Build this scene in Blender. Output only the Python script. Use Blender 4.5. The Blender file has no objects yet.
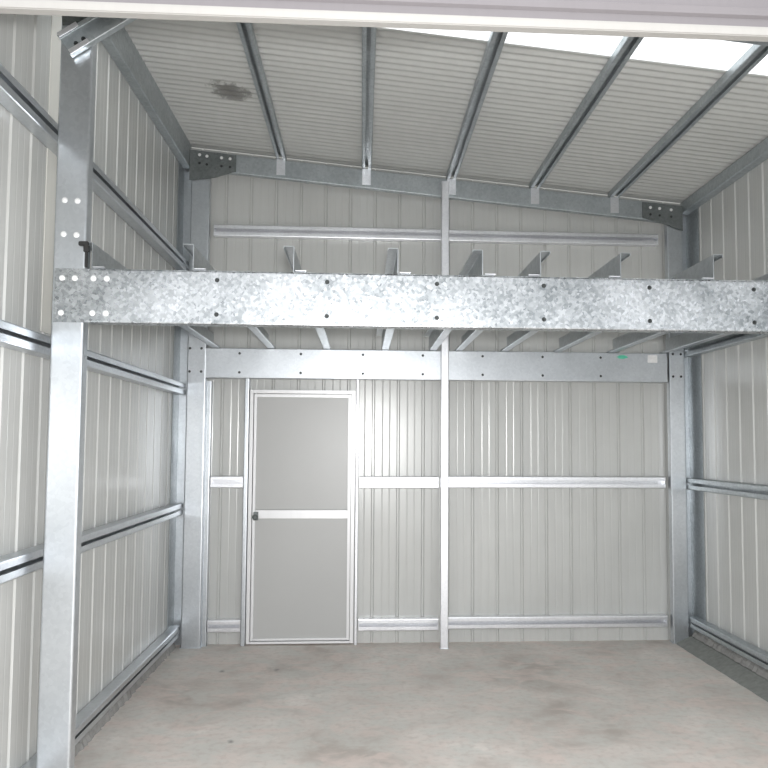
import bpy, bmesh, math, random
from mathutils import Vector, Matrix
random.seed(7)
sc = bpy.context.scene
COL = sc.collection

# ------------------------------------------------------------------ materials
def newmat(name):
    m = bpy.data.materials.new(name); m.use_nodes = True
    nt = m.node_tree
    return m, nt, nt.nodes['Principled BSDF']

def ramp(nt, fac, stops):
    r = nt.nodes.new('ShaderNodeValToRGB')
    while len(r.color_ramp.elements) < len(stops): r.color_ramp.elements.new(0.5)
    for e, (p, c) in zip(r.color_ramp.elements, stops):
        e.position = p; e.color = (c[0], c[1], c[2], 1) if not isinstance(c, float) else (c, c, c, 1)
    nt.links.new(fac, r.inputs['Fac']); return r.outputs['Color']

def noise(nt, scale, detail=4, vec=None, rough=.55, dist=0):
    n = nt.nodes.new('ShaderNodeTexNoise')
    n.inputs['Scale'].default_value = scale; n.inputs['Detail'].default_value = detail
    n.inputs['Roughness'].default_value = rough; n.inputs['Distortion'].default_value = dist
    if vec is not None: nt.links.new(vec, n.inputs['Vector'])
    return n.outputs['Fac']

def coords(nt, scale=(1, 1, 1)):
    t = nt.nodes.new('ShaderNodeTexCoord'); mp = nt.nodes.new('ShaderNodeMapping')
    mp.inputs['Scale'].default_value = scale
    nt.links.new(t.outputs['Object'], mp.inputs['Vector']); return mp.outputs['Vector']

def mix(nt, fac, a, b, mode='MIX'):
    m = nt.nodes.new('ShaderNodeMix'); m.data_type = 'RGBA'; m.blend_type = mode
    for s, v in ((m.inputs[0], fac), (m.inputs[6], a), (m.inputs[7], b)):
        if hasattr(v, 'is_output'): nt.links.new(v, s)
        elif isinstance(v, (int, float)): s.default_value = v
        else: s.default_value = (*v, 1)
    return m.outputs[2]

def bump(nt, b, h, strength, dist=.002):
    n = nt.nodes.new('ShaderNodeBump'); n.inputs['Strength'].default_value = strength
    n.inputs['Distance'].default_value = dist
    nt.links.new(h, n.inputs['Height']); nt.links.new(n.outputs['Normal'], b.inputs['Normal'])

def galv(name, lo, hi, rough=(.3, .5), spangle=55, metal=.75, contrast=1.0):
    m, nt, b = newmat(name)
    v = coords(nt)
    vo = nt.nodes.new('ShaderNodeTexVoronoi'); vo.inputs['Scale'].default_value = spangle
    nt.links.new(v, vo.inputs['Vector'])
    sep = nt.nodes.new('ShaderNodeSeparateColor'); nt.links.new(vo.outputs['Color'], sep.inputs['Color'])
    n1 = noise(nt, 3.2, 5, v)
    spang = ramp(nt, sep.outputs['Red'], [(0, lo), (1, hi)])
    big = ramp(nt, n1, [(.3, tuple(x * .93 for x in lo)), (.7, hi)])
    c = mix(nt, .5, spang, big)
    nt.links.new(c, b.inputs['Base Color'])
    rr = nt.nodes.new('ShaderNodeMapRange'); nt.links.new(sep.outputs['Green'], rr.inputs['Value'])
    rr.inputs['To Min'].default_value = rough[0]; rr.inputs['To Max'].default_value = rough[1]
    nt.links.new(rr.outputs['Result'], b.inputs['Roughness'])
    b.inputs['Metallic'].default_value = metal
    if contrast > 1: bump(nt, b, noise(nt, 9, 1.5, v), .10 * contrast, .004)
    return m

M_GALV = galv('galvanised_steel', (.57, .60, .63), (.68, .71, .74), (.325, .36), 60, .9)
M_BEAM = galv('spangled_galvanised_beam', (.20, .22, .23), (.66, .68, .70), (.24, .42), 80, .95, 2.0)
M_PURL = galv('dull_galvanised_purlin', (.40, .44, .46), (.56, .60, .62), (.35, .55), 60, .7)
M_JOIST = galv('joist_steel', (.44, .47, .49), (.58, .61, .63), (.3, .42), 60, .92)
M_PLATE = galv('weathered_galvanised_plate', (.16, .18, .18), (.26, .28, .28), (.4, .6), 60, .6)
M_BRIGHT = galv('bright_galvanised_steel', (.80, .81, .84), (.92, .93, .96), (.28, .42), 70, .8)

def sheet(name, col, rough=.32, metal=0.0, var=.05, stain=None, spec=.5, streak=True):
    m, nt, b = newmat(name)
    v = coords(nt)
    n = noise(nt, 1.6, 5, v)
    lo = tuple(c * (1 - var) for c in col); hi = tuple(min(1, c * (1 + var)) for c in col)
    c = ramp(nt, n, [(.3, lo), (.7, hi)])
    # fine dust streaks
    n2 = noise(nt, 1.0, 4, coords(nt, (38, 38, 1.4)))
    if streak: c = mix(nt, ramp(nt, n2, [(.45, 0.0), (.75, .18)]), c, tuple(x * .80 for x in col))
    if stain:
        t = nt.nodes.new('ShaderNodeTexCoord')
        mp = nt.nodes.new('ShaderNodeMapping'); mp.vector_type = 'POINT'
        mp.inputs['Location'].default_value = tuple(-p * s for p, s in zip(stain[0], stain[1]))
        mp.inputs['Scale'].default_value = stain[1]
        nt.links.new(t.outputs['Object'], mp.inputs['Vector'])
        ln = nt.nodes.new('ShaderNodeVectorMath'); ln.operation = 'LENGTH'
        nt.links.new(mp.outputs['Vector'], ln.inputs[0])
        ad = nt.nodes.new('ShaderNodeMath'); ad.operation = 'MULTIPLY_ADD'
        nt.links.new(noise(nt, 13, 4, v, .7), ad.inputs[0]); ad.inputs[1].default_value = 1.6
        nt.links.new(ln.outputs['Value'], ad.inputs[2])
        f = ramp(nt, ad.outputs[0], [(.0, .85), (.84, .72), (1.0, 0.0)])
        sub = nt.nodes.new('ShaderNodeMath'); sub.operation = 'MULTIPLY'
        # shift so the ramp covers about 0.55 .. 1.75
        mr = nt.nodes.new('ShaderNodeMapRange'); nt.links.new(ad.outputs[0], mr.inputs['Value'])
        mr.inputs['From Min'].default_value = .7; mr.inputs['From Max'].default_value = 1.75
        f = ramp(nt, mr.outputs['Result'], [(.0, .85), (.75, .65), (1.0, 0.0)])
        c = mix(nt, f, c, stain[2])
    nt.links.new(c, b.inputs['Base Color'])
    b.inputs['Roughness'].default_value = rough; b.inputs['Metallic'].default_value = metal
    b.inputs['Specular IOR Level'].default_value = spec
    return m

M_WALL = sheet('wall_sheeting_cream_grey', (.605, .612, .597), .26, .09)
M_BACK = sheet('back_sheeting_cream_grey', (.605, .612, .597), .26, .09)
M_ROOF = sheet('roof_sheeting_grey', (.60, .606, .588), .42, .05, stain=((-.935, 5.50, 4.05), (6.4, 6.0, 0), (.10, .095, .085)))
M_PANEL = sheet('door_panel_grey', (.51, .512, .505), .36, .05, .015, streak=False)
M_ALU = sheet('pale_aluminium', (.84, .84, .85), .35, .25, .03)
M_LITSTRIP = sheet('cream_strip', (.82, .81, .76), .4, 0, .02)
M_CURT = sheet('roller_curtain', (.17, .158, .165), .5, 0, .04)
M_RAIL = sheet('roller_rail', (.34, .33, .315), .4, .1, .04)
def plain(name, col, rough=.5, metal=0.):
    m, nt, b = newmat(name); v = coords(nt)
    c = ramp(nt, noise(nt, 25, 3, v), [(.3, tuple(x * .85 for x in col)), (.7, tuple(min(1, x * 1.12) for x in col))])
    nt.links.new(c, b.inputs['Base Color']); b.inputs['Roughness'].default_value = rough; b.inputs['Metallic'].default_value = metal
    return m
M_DARK = plain('dark_bolt_steel', (.05, .055, .055), .5, .5)
M_WHITEBOLT = plain('bright_zinc_bolt', (.92, .93, .94), .3, .3)
M_ENDSHADE = plain('black_rubber', (.02, .02, .02), .6)
M_GREEN = plain('green_ink', (.12, .62, .42), .6)
M_WHITEPATCH = plain('white_paper', (.95, .95, .95), .6)
M_KERB = plain('kerb_concrete', (.27, .28, .265), .9)
M_MORTAR = plain('rough_mortar', (.34, .335, .325), .95)

def concrete():
    m, nt, b = newmat('concrete_floor'); v = coords(nt)
    n1 = noise(nt, 1.3, 6, v, .6, .6); n2 = noise(nt, 4.5, 6, v, .6, .4); n3 = noise(nt, 22, 4, v)
    c = ramp(nt, n1, [(.34, (.54, .485, .445)), (.5, (.73, .67, .625)), (.66, (.86, .81, .765))])
    c = mix(nt, ramp(nt, n2, [(.42, 0.0), (.60, .7)]), c, (.70, .695, .655))
    c = mix(nt, ramp(nt, noise(nt, 2.6, 5, coords(nt, (1, 1.4, 1)), .6, 1.0), [(.5, 0.0), (.64, .7)]), c, (.80, .69, .64))
    c = mix(nt, ramp(nt, n3, [(.48, 0.0), (.68, .4)]), c, (.56, .50, .455))
    # small dark spots where the photo shows them
    for (x, y, r) in SPOTS:
        t = nt.nodes.new('ShaderNodeTexCoord'); mp = nt.nodes.new('ShaderNodeMapping')
        mp.inputs['Location'].default_value = (-x / r, -y / r * .7, 0); mp.inputs['Scale'].default_value = (1 / r, .7 / r, 0)
        nt.links.new(t.outputs['Object'], mp.inputs['Vector'])
        ln = nt.nodes.new('ShaderNodeVectorMath'); ln.operation = 'LENGTH'; nt.links.new(mp.outputs['Vector'], ln.inputs[0])
        ad = nt.nodes.new('ShaderNodeMath'); ad.operation = 'MULTIPLY_ADD'
        nt.links.new(n3, ad.inputs[0]); ad.inputs[1].default_value = .9; nt.links.new(ln.outputs['Value'], ad.inputs[2])
        c = mix(nt, ramp(nt, ad.outputs[0], [(.55, .65), (1.0, 0.0)]), c, (.19, .18, .17))
    nt.links.new(c, b.inputs['Base Color']); b.inputs['Roughness'].default_value = .62
    b.inputs['Specular IOR Level'].default_value = .35
    bump(nt, b, n3, .25, .004)
    return m
SPOTS = [(-.985, 5.93, .05), (-.60, 5.95, .05), (-.70, 4.55, .04)]
M_FLOOR = concrete()
M_GROUND = plain('outside_gravel', (.50, .49, .46), .9)

def skylight_mat():
    m, nt, b = newmat('translucent_fibreglass'); v = coords(nt)
    out = nt.nodes['Material Output']; nt.nodes.remove(b)
    tr = nt.nodes.new('ShaderNodeBsdfTranslucent'); tp = nt.nodes.new('ShaderNodeBsdfTransparent')
    nt.links.new(ramp(nt, noise(nt, 9, 4, v), [(.3, (.86, .88, .87)), (.6, (.96, .97, .97))]), tr.inputs['Color'])
    tp.inputs['Color'].default_value = (.95, .96, .96, 1)
    mx = nt.nodes.new('ShaderNodeMixShader'); mx.inputs[0].default_value = .62
    nt.links.new(tr.outputs[0], mx.inputs[1]); nt.links.new(tp.outputs[0], mx.inputs[2])
    nt.links.new(mx.outputs[0], out.inputs['Surface'])
    return m
M_SKY = skylight_mat()

# ------------------------------------------------------------------ helpers
def link(name, me, mat, parent=None):
    o = bpy.data.objects.new(name, me); COL.objects.link(o)
    if mat and not me.materials: me.materials.append(mat)
    if parent is not None: o.parent = parent
    return o

def bm_obj(name, bm, mat, parent=None, smooth=False):
    me = bpy.data.meshes.new(name)
    bmesh.ops.recalc_face_normals(bm, faces=bm.faces[:])
    bm.to_mesh(me); bm.free()
    if smooth:
        for p in me.polygons: p.use_smooth = True
    return link(name, me, mat, parent)

def root(name, loc=(0, 0, 0)):
    o = bpy.data.objects.new(name, None); o.empty_display_size = .1
    o.location = loc; COL.objects.link(o); return o

def tag(o, label, cat, group=None):
    o['label'] = label; o['category'] = cat
    if group: o['group'] = group
    return o

def struct(o): o['kind'] = 'structure'; return o

def box(bm, x0, x1, y0, y1, z0, z1, bev=0):
    vs = [bm.verts.new((x, y, z)) for x in (x0, x1) for y in (y0, y1) for z in (z0, z1)]
    F = [(0, 1, 3, 2), (4, 6, 7, 5), (0, 4, 5, 1), (2, 3, 7, 6), (0, 2, 6, 4), (1, 5, 7, 3)]
    fs = [bm.faces.new([vs[i] for i in f]) for f in F]
    if bev:
        es = list({e for f in fs for e in f.edges})
        bmesh.ops.bevel(bm, geom=es, offset=bev, segments=2, affect='EDGES')

def rounded(path, r, n=3):
    out = [Vector(path[0])]
    for i in range(1, len(path) - 1):
        a, b, c = Vector(path[i - 1]), Vector(path[i]), Vector(path[i + 1])
        d1 = (a - b).normalized(); d2 = (c - b).normalized()
        rr = min(r, (a - b).length * .45, (c - b).length * .45)
        p0, p1 = b + d1 * rr, b + d2 * rr
        for k in range(n + 1):
            t = k / n
            out.append((1 - t) ** 2 * p0 + 2 * t * (1 - t) * b + t * t * p1)
    out.append(Vector(path[-1])); return out

def thick(path, t):
    n = len(path); nor = []
    for i in range(n):
        d = (path[min(i + 1, n - 1)] - path[max(i - 1, 0)]).normalized()
        nor.append(Vector((-d.y, d.x)))
    A = [p + q * (t / 2) for p, q in zip(path, nor)]; B = [p - q * (t / 2) for p, q in zip(path, nor)]
    return A, B

def sweep(bm, path, a0, a1, T, t=.003, r=.006):
    """thin folded section (2d path) swept from station a0 to a1; T(u,v,a)->xyz. a0/a1 may be functions of (u,v)"""
    P = rounded(path, r) if r else [Vector(p) for p in path]
    A, B = thick(P, t); ring = A + B[::-1]; n = len(ring)
    f0 = a0 if callable(a0) else (lambda u, v: a0); f1 = a1 if callable(a1) else (lambda u, v: a1)
    r0 = [bm.verts.new(T(p.x, p.y, f0(p.x, p.y))) for p in ring]
    r1 = [bm.verts.new(T(p.x, p.y, f1(p.x, p.y))) for p in ring]
    for i in range(n):
        j = (i + 1) % n; bm.faces.new((r0[i], r0[j], r1[j], r1[i]))
    m = len(P)
    for rg in (r0, r1):
        for i in range(m - 1):
            bm.faces.new((rg[i], rg[i + 1], rg[n - 2 - i], rg[n - 1 - i]))

def C_path(h, fl, lip):   # web along v at u=0, flanges towards +u
    return [(fl, lip), (fl, 0), (0, 0), (0, h), (fl, h), (fl, h - lip)]
def Z_path(h, f_top, f_bot, lip):   # f_top<0 goes left
    s = 1 if f_bot > 0 else -1
    return [(f_bot, lip), (f_bot, 0), (0, 0), (0, h), (f_top, h), (f_top, h - lip)]

def hexbolt_mesh(r=.008, h=.006, washer=.013):
    bm = bmesh.new()     # axis -Y, seated at y=0
    def disc(rad, y0, y1, n):
        a = [bm.verts.new((rad * math.cos(2 * math.pi * i / n), y0, rad * math.sin(2 * math.pi * i / n))) for i in range(n)]
        b = [bm.verts.new((v.co.x * .92, y1, v.co.z * .92)) for v in a]
        for i in range(n): bm.faces.new((a[i], a[(i + 1) % n], b[(i + 1) % n], b[i]))
        bm.faces.new(a[::-1]); bm.faces.new(b)
    disc(washer, 0, -.002, 16); disc(r, -.002, -.002 - h, 6); disc(r * .55, -.002 - h, -.004 - h * 1.5, 10)
    bmesh.ops.recalc_face_normals(bm, faces=bm.faces[:])
    me = bpy.data.meshes.new('bolt'); bm.to_mesh(me); bm.free(); return me
ME_DARK = hexbolt_mesh(.0075, .006, .0105); ME_DARK.materials.append(M_DARK)
ME_WHITE = hexbolt_mesh(.010, .006, .0135); ME_WHITE.materials.append(M_WHITEBOLT)
def bolt(parent, x, y, z, me):
    o = bpy.data.objects.new('bolt', me); COL.objects.link(o); o.parent = parent
    p = parent.location
    o.location = (x - p.x, y - p.y, z - p.z)
    return o

# ------------------------------------------------------------------ key dimensions (metres)
XL, XR = -1.515, 2.805         # inner faces of the side sheeting
YB, YF = 6.72, 2.20            # back sheeting, roller door plane
CF = 3.657                     # front frame face
CR = 6.60                      # rear frame face
SL = .0905                     # roof falls to the right
def zroof(x): return 3.985 - SL * x
def zpb(x): return 3.930 - SL * x      # purlin bottom = rafter top
def zrb(x): return 3.770 - SL * x      # rafter bottom

# ------------------------------------------------------------------ setting
bm = bmesh.new(); box(bm, -1.60, 2.90, YF - .15, YB + .06, -.12, 0)
struct(bm_obj('floor', bm, M_FLOOR))
bm = bmesh.new(); box(bm, -14, 15, -16, 12, -.30, -.125)
struct(bm_obj('ground', bm, M_GROUND))
bm = bmesh.new(); box(bm, -1.60, 2.90, -5, YF - .16, -.124, -.005)
struct(bm_obj('driveway', bm, M_FLOOR))

PITCH = .209
def ribs(u0, u1, phase):
    """profile of the wall sheeting: wide pan, shallow stiffeners and a rib pressed outwards"""
    pts = []; k = math.floor((u0 - phase) / PITCH) - 1
    base = [(0, 0), (.008, .012), (.020, .012), (.028, 0), (.085, 0), (.091, .0010), (.097, .0), (.145, 0), (.151, .0010), (.157, 0)]
    while phase + k * PITCH < u1 + PITCH:
        for (a, d) in base: pts.append((phase + k * PITCH + a, d))
        k += 1
    out = []
    for i, (u, d) in enumerate(pts):
        if u0 <= u <= u1: out.append((u, d))
    if out[0][0] > u0: out.insert(0, (u0, out[0][1]))
    if out[-1][0] < u1: out.append((u1, out[-1][1]))
    return out

def sheet_wall(name, prof, P, ztop, mat, zbot=0.0, th=.0015):
    """P(u,d,z)->xyz ; d grows outwards"""
    bm = bmesh.new()
    rings = []
    for (u, d) in prof:
        zt = ztop(u)
        rings.append([bm.verts.new(P(u, d, zbot)), bm.verts.new(P(u, d, zt)),
                      bm.verts.new(P(u, d + th, zt)), bm.verts.new(P(u, d + th, zbot))])
    for a, b in zip(rings, rings[1:]):
        for i in range(4): bm.faces.new((a[i], a[(i + 1) % 4], b[(i + 1) % 4], b[i]))
    bm.faces.new(rings[0]); bm.faces.new(rings[-1][::-1])
    return struct(bm_obj(name, bm, mat))

sheet_wall('wall_back', ribs(XL - .02, XR + .02, 1.545), lambda u, d, z: (u, YB + d, z), lambda u: zroof(u) + .004, M_BACK)
sheet_wall('wall_left', ribs(YF, YB + .02, 3.86), lambda u, d, z: (XL - d, u, z), lambda u: zroof(XL) + .004, M_WALL)
sheet_wall('wall_right', ribs(YF, YB + .02, 3.90), lambda u, d, z: (XR + d, u, z), lambda u: zroof(XR) + .004, M_WALL)

def roof_piece(name, y0, y1, mat, kind=True):
    bm = bmesh.new(); pitch = .076; n = max(2, int((y1 - y0) / pitch * 10))
    prev = None; x0, x1 = XL - .06, XR + .06
    for i in range(n + 1):
        y = y0 + (y1 - y0) * i / n
        ph = (y / pitch) % 1.0
        h = .0065 * (1 - math.cos(2 * math.pi * ph))
        cur = [bm.verts.new((x, y, zroof(x) + h + t)) for (x, t) in ((x0, 0), (x1, 0), (x1, .002), (x0, .002))]
        if prev:
            for k in range(4): bm.faces.new((prev[k], prev[(k + 1) % 4], cur[(k + 1) % 4], cur[k]))
        else: bm.faces.new(cur)
        prev = cur
    bm.faces.new(prev[::-1])
    return struct(bm_obj(name, bm, mat))
SK0, SK1 = 3.70, 4.395
roof_piece('ceiling', SK1, YB + .08, M_ROOF)
roof_piece('ceiling', YF - .1, SK0, M_ROOF)
roof_piece('window_1', SK0, SK1, M_SKY)

# corner flashings (folded angles) in the two rear corners
def flashing(name, x, s, w):
    bm = bmesh.new()
    box(bm, min(x, x + s * .075), max(x, x + s * .075), YB - .006, YB - .003, .0, zroof(x) - .03)
    struct(bm_obj(name, bm, M_GALV)); bm = bmesh.new()
    box(bm, min(x, x + s * .003), max(x, x + s * .003), YB - w, YB - .006, .0, zroof(x) - .03)
    struct(bm_obj(name, bm, M_PURL))  # side leg in duller steel, its shade put into the material
flashing('trim_1', XL + .003, 1, .22)
flashing('trim_2', XR - .003, -1, .27)
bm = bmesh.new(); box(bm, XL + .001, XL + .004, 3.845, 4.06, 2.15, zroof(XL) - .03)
struct(bm_obj('trim_3', bm, M_LITSTRIP))  # skylight falling on the left sheeting, painted in as a paler strip
# sloped concrete kerb and rough mortar at the foot of the right wall
bm = bmesh.new()
nseg = 60; prev = None
for i in range(nseg + 1):
    y = YF + (YB - .10 - YF) * i / nseg; j = random.uniform(-.004, .004)
    cur = [bm.verts.new(p) for p in ((2.60 + j, y, 0.0), (2.735, y, .055 + j * .5), (XR - .003, y, .058), (XR - .003, y, .0))]
    if prev:
        for k in range(4): bm.faces.new((prev[k], prev[(k + 1) % 4], cur[(k + 1) % 4], cur[k]))
    else: bm.faces.new(cur)
    prev = cur
bm.faces.new(prev[::-1])
struct(bm_obj('baseboard_right', bm, M_KERB))
def mortar(name, xw, s, z0, z1, w, zt):
    bm = bmesh.new(); prev = None; n = 150
    for i in range(n + 1):
        y = YF + .02 + (YB - .12 - YF) * i / n
        a = random.uniform(-.007, .007); b = random.uniform(-.008, .008)
        cur = [bm.verts.new(p) for p in ((xw, y, z0), (xw + s * (w + a), y, z0), (xw + s * (w * .7 + a), y, (z0 + zt) / 2 + b), (xw, y, zt + b))]
        if prev:
            for k in range(4): bm.faces.new((prev[k], prev[(k + 1) % 4], cur[(k + 1) % 4], cur[k]))
        else: bm.faces.new(cur)
        prev = cur
    bm.faces.new(prev[::-1])
    return bm_obj(name, bm, M_MORTAR)
struct(mortar('trim_4', XR - .002, -1, .058, 0, .055, .125))
struct(mortar('baseboard_left', XL + .002, 1, .0, 0, .045, .075))

# ------------------------------------------------------------------ roller door (raised) and front wall
r = struct(root('door_2', (0, YF, 2.807)))
bm = bmesh.new()
pr = [(0, .020)]
# curtain slats, horizontal ribs
z = .030; zs = []
while z < .50:
    zs += [(z, 0), (z + .032, 0), (z + .038, -.010), (z + .060, -.010), (z + .066, 0)]; z += .072
prev = None
for (zz, d) in zs:
    cur = [bm.verts.new(p) for p in ((XL + .01, d, zz), (XR - .01, d, zz), (XR - .01, d + .002, zz), (XL + .01, d + .002, zz))]
    if prev:
        for k in range(4): bm.faces.new((prev[k], prev[(k + 1) % 4], cur[(k + 1) % 4], cur[k]))
    else: bm.faces.new(cur)
    prev = cur
bm.faces.new(prev[::-1])
bm_obj('curtain', bm, M_CURT, r)
bm = bmesh.new(); box(bm, XL + .01, XR - .01, -.022, .012, 0, .024, .003)
box(bm, XL + .01, XR - .01, -.006, .004, .024, .036)
bm_obj('bottom_rail', bm, M_RAIL, r)
bm = bmesh.new()
vs = [bm.verts.new((x, y, z)) for y in (YF + .01, YF + .03) for (x, z) in ((XL, 3.29), (XR, 3.29), (XR, zroof(XR) - .015), (XL, zroof(XL) - .015))]
bm.faces.new(vs[:4]); bm.faces.new(vs[4:][::-1])
for k in range(4): bm.faces.new((vs[k], vs[(k + 1) % 4], vs[4 + (k + 1) % 4], vs[4 + k]))
struct(bm_obj('wall_front', bm, M_WALL))

# ------------------------------------------------------------------ back door
DX0, DX1, DZ = -.922, -.056, 2.074
r = struct(root('door_1', (DX0, YB, 0)))
def L(x): return x - DX0
fy0, fy1 = -.060, -.002
bm = bmesh.new()      # outer frame
for b_ in ((L(DX0), L(DX0) + .028, .012, DZ), (L(DX1) - .028, L(DX1), .012, DZ), (L(DX0) + .028, L(DX1) - .028, DZ - .028, DZ), (L(DX0) + .028, L(DX1) - .028, .012, .030)):
    box(bm, b_[0], b_[1], fy0, fy1, b_[2], b_[3], .003)
bm_obj('door_frame', bm, M_ALU, r)
bm = bmesh.new()      # leaf stiles and rails
lx0, lx1, lz0, lz1 = L(DX0) + .034, L(DX1) - .034, .036, DZ - .034
for b_ in ((lx0, lx0 + .022, lz0, lz1), (lx1 - .022, lx1, lz0, lz1), (lx0 + .022, lx1 - .022, lz1 - .024, lz1), (lx0 + .022, lx1 - .022, lz0, lz0 + .018)):
    box(bm, b_[0], b_[1], -.050, -.012, b_[2], b_[3], .003)
bm_obj('leaf_frame', bm, M_ALU, r)
for z0, z1 in ((lz0 + .018, 1.018), (1.090, lz1 - .024)):
    bm = bmesh.new(); box(bm, lx0 + .022, lx1 - .022, -.036, -.024, z0, z1, .001); bm_obj('door_panel', bm, M_PANEL, r)
bm = bmesh.new(); box(bm, lx0 + .022, lx1 - .022, -.056, -.014, 1.020, 1.088, .004); bm_obj('middle_rail', bm, M_ALU, r)
h = bm_obj('door_handle', (lambda b: (box(b, lx0 + .010, lx0 + .050, -.062, -.056, 1.005, 1.075, .002), b)[1])(bmesh.new()), M_PLATE, r)
bm = bmesh.new()
bmesh.ops.create_uvsphere(bm, u_segments=20, v_segments=12, radius=.024, matrix=Matrix.Translation((lx0 + .030, -.098, 1.035)))
bmesh.ops.create_cone(bm, cap_ends=True, segments=16, radius1=.009, radius2=.012, depth=.04, matrix=Matrix.Translation((lx0 + .030, -.078, 1.035)) @ Matrix.Rotation(math.pi / 2, 4, 'X'))
k = bm_obj('knob', bm, M_PLATE, h, True)

# door jamb posts (thin C uprights beside the door)
def upright(name, x, w, z1, flip, lab, y0=YB - .075, dep=.070, mat=M_GALV):
    bm = bmesh.new()
    sweep(bm, [(0, .012), (0, 0), (w, 0), (w, dep)] if not flip else [(w, .012), (w, 0), (0, 0), (0, dep)], 0.0, z1, lambda u, v, a: (u, v, a))
    o = bm_obj(name, bm, mat); o.location = (x, y0, .002)
    return tag(o, lab, 'steel post')
upright('door_jamb', DX0 - .040, .034, 2.185, False, 'narrow grey steel upright hugging the left side of the closed door')
upright('door_jamb', DX1 + .008, .022, 2.185, True, 'thin bright steel upright along the right side of the closed door', mat=M_BRIGHT)

# ------------------------------------------------------------------ columns
def column(x0, y, z1, lab, W=.150):
    r = root('steel_column', (x0, y, 0))
    bm = bmesh.new()     # C150: web faces the camera, flanges go back
    sweep(bm, [(.016, .064), (0, .064), (0, 0), (W, 0), (W, .064), (W - .016, .064)], 0.0, z1, lambda u, v, a: (u, v, a), .003, .008)
    bm_obj('column_section', bm, M_GALV, r)
    bm = bmesh.new(); box(bm, -.01, W + .01, -.012, .075, 0, .006, .001)
    bm_obj('base_plate', bm, M_GALV, r)
    tag(r, lab, 'column', None)
    return r
cFL = column(-1.396, CF + .005, zpb(-1.35) - .01, 'tall galvanised steel column at the left in the foreground, bolted to the near cross beam', .141)
cRL = column(-1.425, CR, zpb(-1.4) - .02, 'galvanised steel column in the far left corner, left of the door')
cRR = column(2.590, CR, zpb(2.7) - .02, 'galvanised steel column in the far right corner', .132)
for (x, z) in ((-1.355, 2.724), (-1.298, 2.722), (-1.355, 2.568), (-1.298, 2.565)):
    bolt(cFL, x, CF + .0035, z, ME_WHITE)
for c, xs in ((cRL, (-1.405, -1.312)), (cRR, (2.622, 2.690))):
    for x in xs:
        for z in (2.405, 2.215): bolt(c, x, CR - .0015, z, ME_DARK)

upright('corner_stud', -1.275, .040, 2.14, False, 'slim steel upright squeezed against the right edge of the far left column', y0=CR + .045, dep=.060)
# ------------------------------------------------------------------ haunch plates + rafters
def poly_plate(name, pts, y0, y1, mat, parent):
    bm = bmesh.new()
    a = [bm.verts.new((x, y0, z)) for x, z in pts]; b = [bm.verts.new((x, y1, z)) for x, z in pts]
    n = len(a); bm.faces.new(a); bm.faces.new(b[::-1])
    for i in range(n): bm.faces.new((a[i], a[(i + 1) % n], b[(i + 1) % n], b[i]))
    return bm_obj(name, bm, mat, parent)

def rafter(y, lab, x0, x1, low=0):
    r = root('rafter', (0, y, 0))
    bm = bmesh.new()
    H = .157
    sweep(bm, [(.048, .018), (.048, 0), (0, 0), (0, H), (.048, H), (.048, H - .018)], x0, x1,
          lambda u, v, a: (a, u, zrb(a) + v), .003, .007)
    bm_obj('rafter_section', bm, M_PURL, r)
    # haunch plates at both ends, with bolts
    xl, xr = -1.44, 2.72
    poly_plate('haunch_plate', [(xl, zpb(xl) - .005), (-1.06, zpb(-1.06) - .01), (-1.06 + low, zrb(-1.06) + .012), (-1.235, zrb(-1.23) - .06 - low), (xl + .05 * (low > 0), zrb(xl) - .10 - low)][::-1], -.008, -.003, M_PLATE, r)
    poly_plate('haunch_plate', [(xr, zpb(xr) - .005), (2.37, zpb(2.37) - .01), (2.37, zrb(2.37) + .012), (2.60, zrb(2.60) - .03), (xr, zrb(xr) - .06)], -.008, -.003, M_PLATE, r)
    for x, dz in ((-1.36, -.04), (-1.30, -.045), (-1.36, -.11), (-1.30, -.115), (-1.18, -.045), (-1.18, -.115), (-1.11, -.045), (-1.11, -.115),
                  (2.44, -.05), (2.44, -.11), (2.52, -.05), (2.52, -.11), (2.62, -.05), (2.62, -.11)):
        bolt(r, x, y - .008, zpb(x) + dz, ME_WHITE if dz > -.1 else ME_DARK)
    return tag(r, lab, 'rafter')
rafter(CR - .012, 'sloping galvanised rafter across the top of the back wall', -1.42, 2.71)
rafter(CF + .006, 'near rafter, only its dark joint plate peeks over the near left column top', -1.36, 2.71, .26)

# diagonal knee brace from the near column up to its rafter, lips towards the viewer
r = root('knee_brace', (-1.36, CF - .0397, 3.385))
bm = bmesh.new(); dx, dz = math.cos(math.radians(34.5)), math.sin(math.radians(34.5))
Hb = .105
sweep(bm, [(.000, .020), (0, 0), (.036, 0), (.036, Hb), (0, Hb), (0, Hb - .020)], lambda u, v: .0, lambda u, v: .47,
      lambda u, v, a: (a * dx - v * dz + .022, u, a * dz + v * dx), .003, .004)
bm_obj('brace_section', bm, M_PURL, r)
for v0 in (-.004, Hb - .016):      # bright strips: light on the flange lips at the lower end, put into the material
    bm = bmesh.new(); box(bm, .004, .105, -.006, -.002, v0, v0 + .024, .001)
    o = bm_obj('end_tab', bm, M_BRIGHT, r); o.rotation_euler = (0, -math.radians(34.5), 0); o.location = (.022, 0, 0); o['label'] = 'bright bent end tab'
for a in (.05, .09):
    o = bolt(r, 0, 0, 0, ME_DARK); o.location = (a * dx - .05 * dz + .022, .034, a * dz + .05 * dx)
tag(r, 'short bright diagonal brace rising to the right from the top of the near left column', 'brace')

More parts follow.
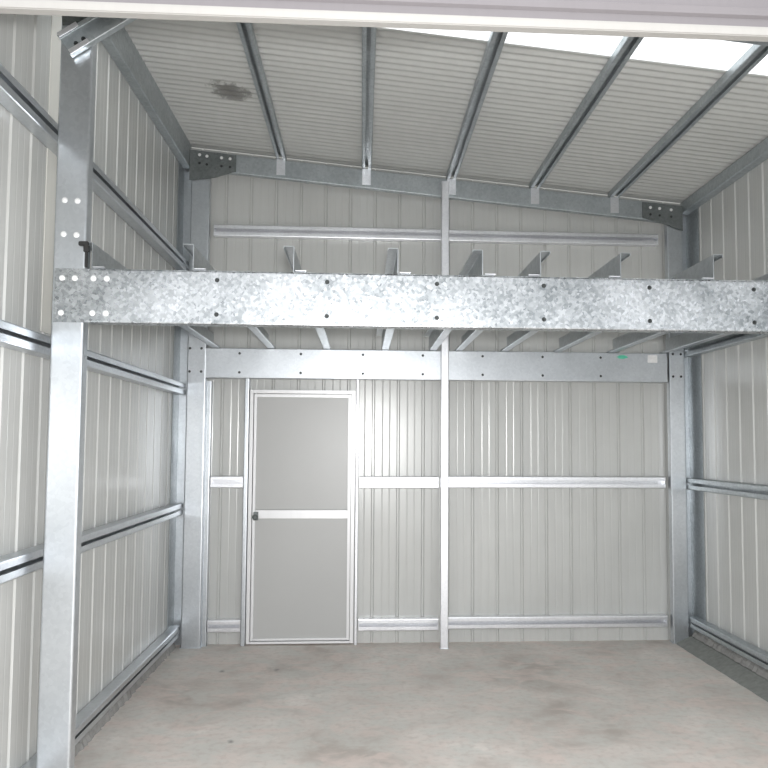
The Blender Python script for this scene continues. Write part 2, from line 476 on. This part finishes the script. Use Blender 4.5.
# ------------------------------------------------------------------ mezzanine beams
def beam(x0, x1, fx0, y, lab, z0=2.166, H=.244, mat=None):
    r = root('mezzanine_beam', (x0, y, z0))
    bm = bmesh.new(); T = lambda u, v, a: (a, u, v)
    n = x1 - x0; f = fx0 - x0
    # web over the full length, folded flanges from the column face on
    sweep(bm, [(.064, .018), (.064, 0), (0, 0), (0, H), (.064, H), (.064, H - .018)], f, n, T, .004, .006)
    if f > 0: box(bm, 0, f, -.002, .002, 0, H)
    bm_obj('beam_section', bm, mat or M_BEAM, r)
    return tag(r, lab, 'beam', None)
bF = beam(-1.386, 2.70, -1.232, CF, 'near wide speckled galvanised beam crossing the whole shed at mid height')
bR = beam(-1.278, 2.572, -1.278, CR + .001, 'far galvanised beam across the back wall just above the door', mat=M_GALV)
for x in (-.664, -.165, .341, .842, 1.345, 1.85, 2.35):
    for z in (2.368, 2.210): bolt(bF, x, CF - .002, z, ME_DARK)
for x in (-1.353, -1.297, -1.215, -1.156):
    bolt(bF, x, CF - .002, 2.366, ME_WHITE)
    if x != -1.297: bolt(bF, x, CF - .002, 2.208, ME_WHITE)
for x in (-1.004, -.506, .004, .50, 1.0, 1.506, 2.0):
    for z in (2.368, 2.212): bolt(bR, x, CR - .001, z, ME_DARK)
# marks on the far beam
bm = bmesh.new()
n = 14; vs = [bm.verts.new((.045 * math.cos(2 * math.pi * i / n) * (1 + .25 * math.sin(3 * i)), 0, .016 * math.sin(2 * math.pi * i / n))) for i in range(n)]
bm.faces.new(vs); g = bmesh.ops.extrude_face_region(bm, geom=bm.faces[:]); bmesh.ops.translate(bm, verts=[v for v in g['geom'] if isinstance(v, bmesh.types.BMVert)], vec=(0, -.0008, 0))
o = bm_obj('paint_mark', bm, M_GREEN, bR); o.location = (2.185 + 1.278, -.0025, 2.375 - 2.166); o['label'] = 'small green paint mark'
bm = bmesh.new(); box(bm, -.042, .042, -.0012, 0, -.032, .032, .0004)  # plain white patch on the beam face
o = bm_obj('paper_tag', bm, M_WHITEPATCH, bR); o.location = (2.445 + 1.278, -.0025, 2.362 - 2.166); o['label'] = 'small white tag'

# ------------------------------------------------------------------ joists (Z sections, flipped from the middle on)
jx = [(-1.228, 0), (-.776, 0), (-.320, 0), (.160, 0), (.556, 0), (.830, 1), (1.213, 1), (1.662, 1), (2.125, 1), (2.582, 1)]
jlab = ['floor joist beside the near left column, dark end plate, first from the left',
        'second floor joist from the left on the beams, small end above the near beam',
        'third floor joist from the left, thin dark end above the near beam',
        'fourth floor joist from the left, its broad dark end seen nearly head on',
        'fifth floor joist from the left, just right of the thin upright post',
        'sixth floor joist from the left, first of those leaning to the right',
        'seventh floor joist from the left, its end slanting right above the near beam',
        'eighth floor joist from the left, largest web standing above the near beam at right',
        'ninth floor joist from the left, its far end just left of the green mark',
        'rightmost floor joist, its far end touching the far right corner column']
JZ = 2.166 + .244 + .003
joist_me = {}
for fl in (0, 1):
    bm = bmesh.new(); s = -1 if fl else 1
    sweep(bm, Z_path(.122, -s * .046, s * .056, .012), 0, 6.655 - 3.668, lambda u, v, a: (u, a, v), .003, .005)
    bmesh.ops.recalc_face_normals(bm, faces=bm.faces[:])
    me = bpy.data.meshes.new('joist_section'); bm.to_mesh(me); bm.free(); me.materials.append(M_JOIST); joist_me[fl] = me
bm = bmesh.new(); box(bm, -.026, .026, -.004, .020, 0, .0035, .001)
bmesh.ops.recalc_face_normals(bm, faces=bm.faces[:])
cleat_me = bpy.data.meshes.new('cleat'); bm.to_mesh(cleat_me); bm.free(); cleat_me.materials.append(M_BRIGHT)
for (x, fl), lb in zip(jx, jlab):
    r = root('floor_joist', (x, 3.668, JZ))
    link('joist_section', joist_me[fl], None, r)
    o = link('cleat', cleat_me, None, r); o.location = ((-.034 if fl else .034), -.014, .0035)
    o['label'] = 'bright bent end tab'
    tag(r, lb, 'joist', 'floor joists laid across the two beams')
# shadowed cut end of the first joist, its shade painted as a black piece
bm = bmesh.new(); box(bm, -.006, .006, -.006, .006, 0, .105, .002); box(bm, -.034, .008, -.010, .010, .098, .118, .003); box(bm, -.012, .012, -.008, .008, .070, .100, .002)
o = bm_obj('black_clip', bm, M_ENDSHADE); o.location = (-1.246, CF - .012, 2.4135)
tag(o, 'small black clip standing on the near beam against the left column', 'clip')

# ------------------------------------------------------------------ upright post on the back wall
r = root('wall_post', (.645, 6.500, 0))
bm = bmesh.new(); sweep(bm, [(.012, .055), (0, .055), (0, 0), (.060, 0), (.060, .055), (.048, .055)], .004, zpb(.67) - .055, lambda u, v, a: (u, v, a), .003, .005)
bm_obj('post_section', bm, M_BRIGHT, r)
bm = bmesh.new(); box(bm, -.006, .066, -.010, .060, 0, .004, .001); bm_obj('base_plate', bm, M_GALV, r)
tag(r, 'thin bright steel post standing from floor to rafter right of the door', 'post')

# ------------------------------------------------------------------ girts
def girt_y(x_web, s, z0, H, y0, y1, lab, mat=M_GALV):     # along Y; s=+1 opens towards +X
    bm = bmesh.new(); D = .072
    sweep(bm, [(D * s, .034), (D * s, 0), (0, 0), (0, H), (D * s, H), (D * s, H - .034)], 0, y1 - y0, lambda u, v, a: (u, a, v), .003, .006)
    o = bm_obj('wall_girt', bm, mat); o.location = (x_web, y0, z0)
    return tag(o, lab, 'girt', 'horizontal wall girts')
for z0, H, lab in ((3.030, .092, 'horizontal girt highest on the left wall, above the beams'),
                   (2.026, .088, 'horizontal girt on the left wall just below the beams'),
                   (1.058, .088, 'horizontal girt on the left wall about waist high'),
                   (.090, .084, 'horizontal girt lowest on the left wall, close to the floor')):
    girt_y(XL + .004, 1, z0, H, YF + .03, CR + .02, lab)
for z0, H, lab in ((2.385, .090, 'horizontal girt highest on the right wall, level with the beams'),
                   (1.268, .092, 'horizontal girt on the right wall about waist high'),
                   (.130, .085, 'horizontal girt lowest on the right wall above the kerb')):
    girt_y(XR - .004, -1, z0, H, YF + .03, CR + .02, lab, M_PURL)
def girt_x(x0, x1, z0, lab, slope=0, H=.094):
    bm = bmesh.new(); D = .066
    sweep(bm, [(-D, .032), (-D, 0), (0, 0), (0, H), (-D, H), (-D, H - .032)], 0, x1 - x0, lambda u, v, a: (a, u, v - slope * a), .003, .006)
    # end cleats closing the channel
    for xe in (0, x1 - x0 - .006): box(bm, xe, xe + .006, -D + .004, -.004, .002 - slope * xe, H - .002 - slope * xe)
    o = bm_obj('wall_girt', bm, M_BRIGHT); o.location = (x0, YB - .004, z0)
    return tag(o, lab, 'girt', 'horizontal wall girts')
girt_x(-1.245, .705, 3.356, 'topmost girt of the back wall, the piece left of the thin post')
girt_x(.712, 2.530, 3.353, 'topmost girt of the back wall, the piece right of the thin post')
girt_x(-1.228, -.966, 1.270, 'short waist high girt between the far left column and the door')
girt_x(-.014, .640, 1.270, 'waist high back wall girt between the door and the thin post')
girt_x(.715, 2.560, 1.274, 'waist high girt of the back wall, from the thin post to the right corner')
girt_x(-1.228, -.966, .112, 'short low girt near the floor left of the door')
girt_x(-.014, .640, .112, 'low back wall girt near the floor between the door and the thin post')
girt_x(.715, 2.560, .122, 'low girt near the floor from the thin post to the right corner')

# ------------------------------------------------------------------ purlins
PX = [(-.692, 'first roof purlin from the left'), (.020, 'second roof purlin from the left, running almost straight away'),
      (.735, 'third roof purlin from the left, above the thin post'), (1.445, 'fourth roof purlin from the left'), (2.130, 'fifth roof purlin from the left, nearest to the right wall')]
PL = CR - .020 - (YF + .06) + .06
bm = bmesh.new()
sweep(bm, [(.026, 0), (0, 0), (0, .050), (.078, .050), (.078, 0), (.052, 0)], 0, PL, lambda u, v, a: (u - .039, a, v - SL * (u - .039) + .002), .003, .006)
bmesh.ops.recalc_face_normals(bm, faces=bm.faces[:])
pm = bpy.data.meshes.new('purlin_section'); bm.to_mesh(pm); bm.free(); pm.materials.append(M_PURL)
bm = bmesh.new(); box(bm, -.036, .036, -.004, 0, -.135, .000, .001)
bmesh.ops.recalc_face_normals(bm, faces=bm.faces[:])
cm = bpy.data.meshes.new('cleat'); bm.to_mesh(cm); bm.free(); cm.materials.append(M_BRIGHT)
for x, lb in PX:
    r = root('roof_purlin', (x, YF + .06, zpb(x) + .002))
    link('purlin_section', pm, None, r)
    o = link('cleat', cm, None, r); o.location = (0, CR - .012 - .0035 - (YF + .06) , 0); o['label'] = 'bright end plate on the rafter'
    tag(r, lb + ', under the ceiling sheets', 'purlin', 'roof purlins')
def eave(x, s, z0, H, lab):
    bm = bmesh.new()
    sweep(bm, [(-.068 * s, .018), (-.068 * s, 0), (0, 0), (0, H), (-.068 * s, H), (-.068 * s, H - .018)], 0, CR + .06 - YF - .06, lambda u, v, a: (u, a, v - SL * u), .003, .008)
    o = bm_obj('eave_purlin', bm, M_PURL); o.location = (x, YF + .06, z0)
    return tag(o, lab, 'purlin', 'eave purlins')
eave(-1.447, 1, 3.920, .205, 'deep dull eave purlin along the top of the left wall')
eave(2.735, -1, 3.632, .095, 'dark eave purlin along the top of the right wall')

# ------------------------------------------------------------------ light
w = bpy.data.worlds.new('world'); sc.world = w; w.use_nodes = True
nt = w.node_tree; bg = nt.nodes['Background']
tc = nt.nodes.new('ShaderNodeTexCoord'); sp = nt.nodes.new('ShaderNodeSeparateXYZ'); nt.links.new(tc.outputs['Generated'], sp.inputs[0])
rp = nt.nodes.new('ShaderNodeValToRGB'); nt.links.new(sp.outputs['Z'], rp.inputs['Fac'])
rp.color_ramp.elements[0].position = 0.0; rp.color_ramp.elements[0].color = (.62, .64, .66, 1)
rp.color_ramp.elements[1].position = .6; rp.color_ramp.elements[1].color = (.98, .99, 1.0, 1)
nt.links.new(rp.outputs['Color'], bg.inputs['Color']); bg.inputs['Strength'].default_value = 2.1

ld = bpy.data.lights.new('camera_flash', 'AREA'); ld.shape = 'DISK'; ld.size = .12; ld.energy = 108; ld.color = (1, 1, 1)
lo = bpy.data.objects.new('camera_flash', ld); COL.objects.link(lo)

# ------------------------------------------------------------------ camera
f, cx, cy = 801.3, 411.1, 393.5
yw, pt, rl = .0611, .0651, .0051
s, c = math.sin, math.cos
fw = Vector((s(yw) * c(pt), c(yw) * c(pt), s(pt))); rt = Vector((c(yw), -s(yw), 0)); up = rt.cross(fw)
r2 = rt * c(rl) + up * s(rl); u2 = -rt * s(rl) + up * c(rl)
cd = bpy.data.cameras.new('camera'); cam = bpy.data.objects.new('camera', cd); COL.objects.link(cam)
cam.matrix_world = Matrix(((r2.x, u2.x, -fw.x, 0), (r2.y, u2.y, -fw.y, 0), (r2.z, u2.z, -fw.z, 1.62), (0, 0, 0, 1)))
cd.sensor_width = 36; cd.lens = f * 36 / 768; cd.shift_x = -(cx - 384) / 768; cd.shift_y = (cy - 384) / 768
cd.clip_start = .05
sc.camera = cam
lo.matrix_world = cam.matrix_world @ Matrix.Translation((.04, .09, -.02))

sc.view_settings.view_transform = 'Standard'; sc.view_settings.look = 'None'
sc.view_settings.gamma = 1; sc.view_settings.use_curve_mapping = False
sc.view_settings.exposure = .07
sc.cycles.use_denoising = True
sc.cycles.max_bounces = 10; sc.cycles.diffuse_bounces = 6; sc.cycles.glossy_bounces = 5; sc.cycles.transparent_max_bounces = 8
sc.cycles.sample_clamp_indirect = 6
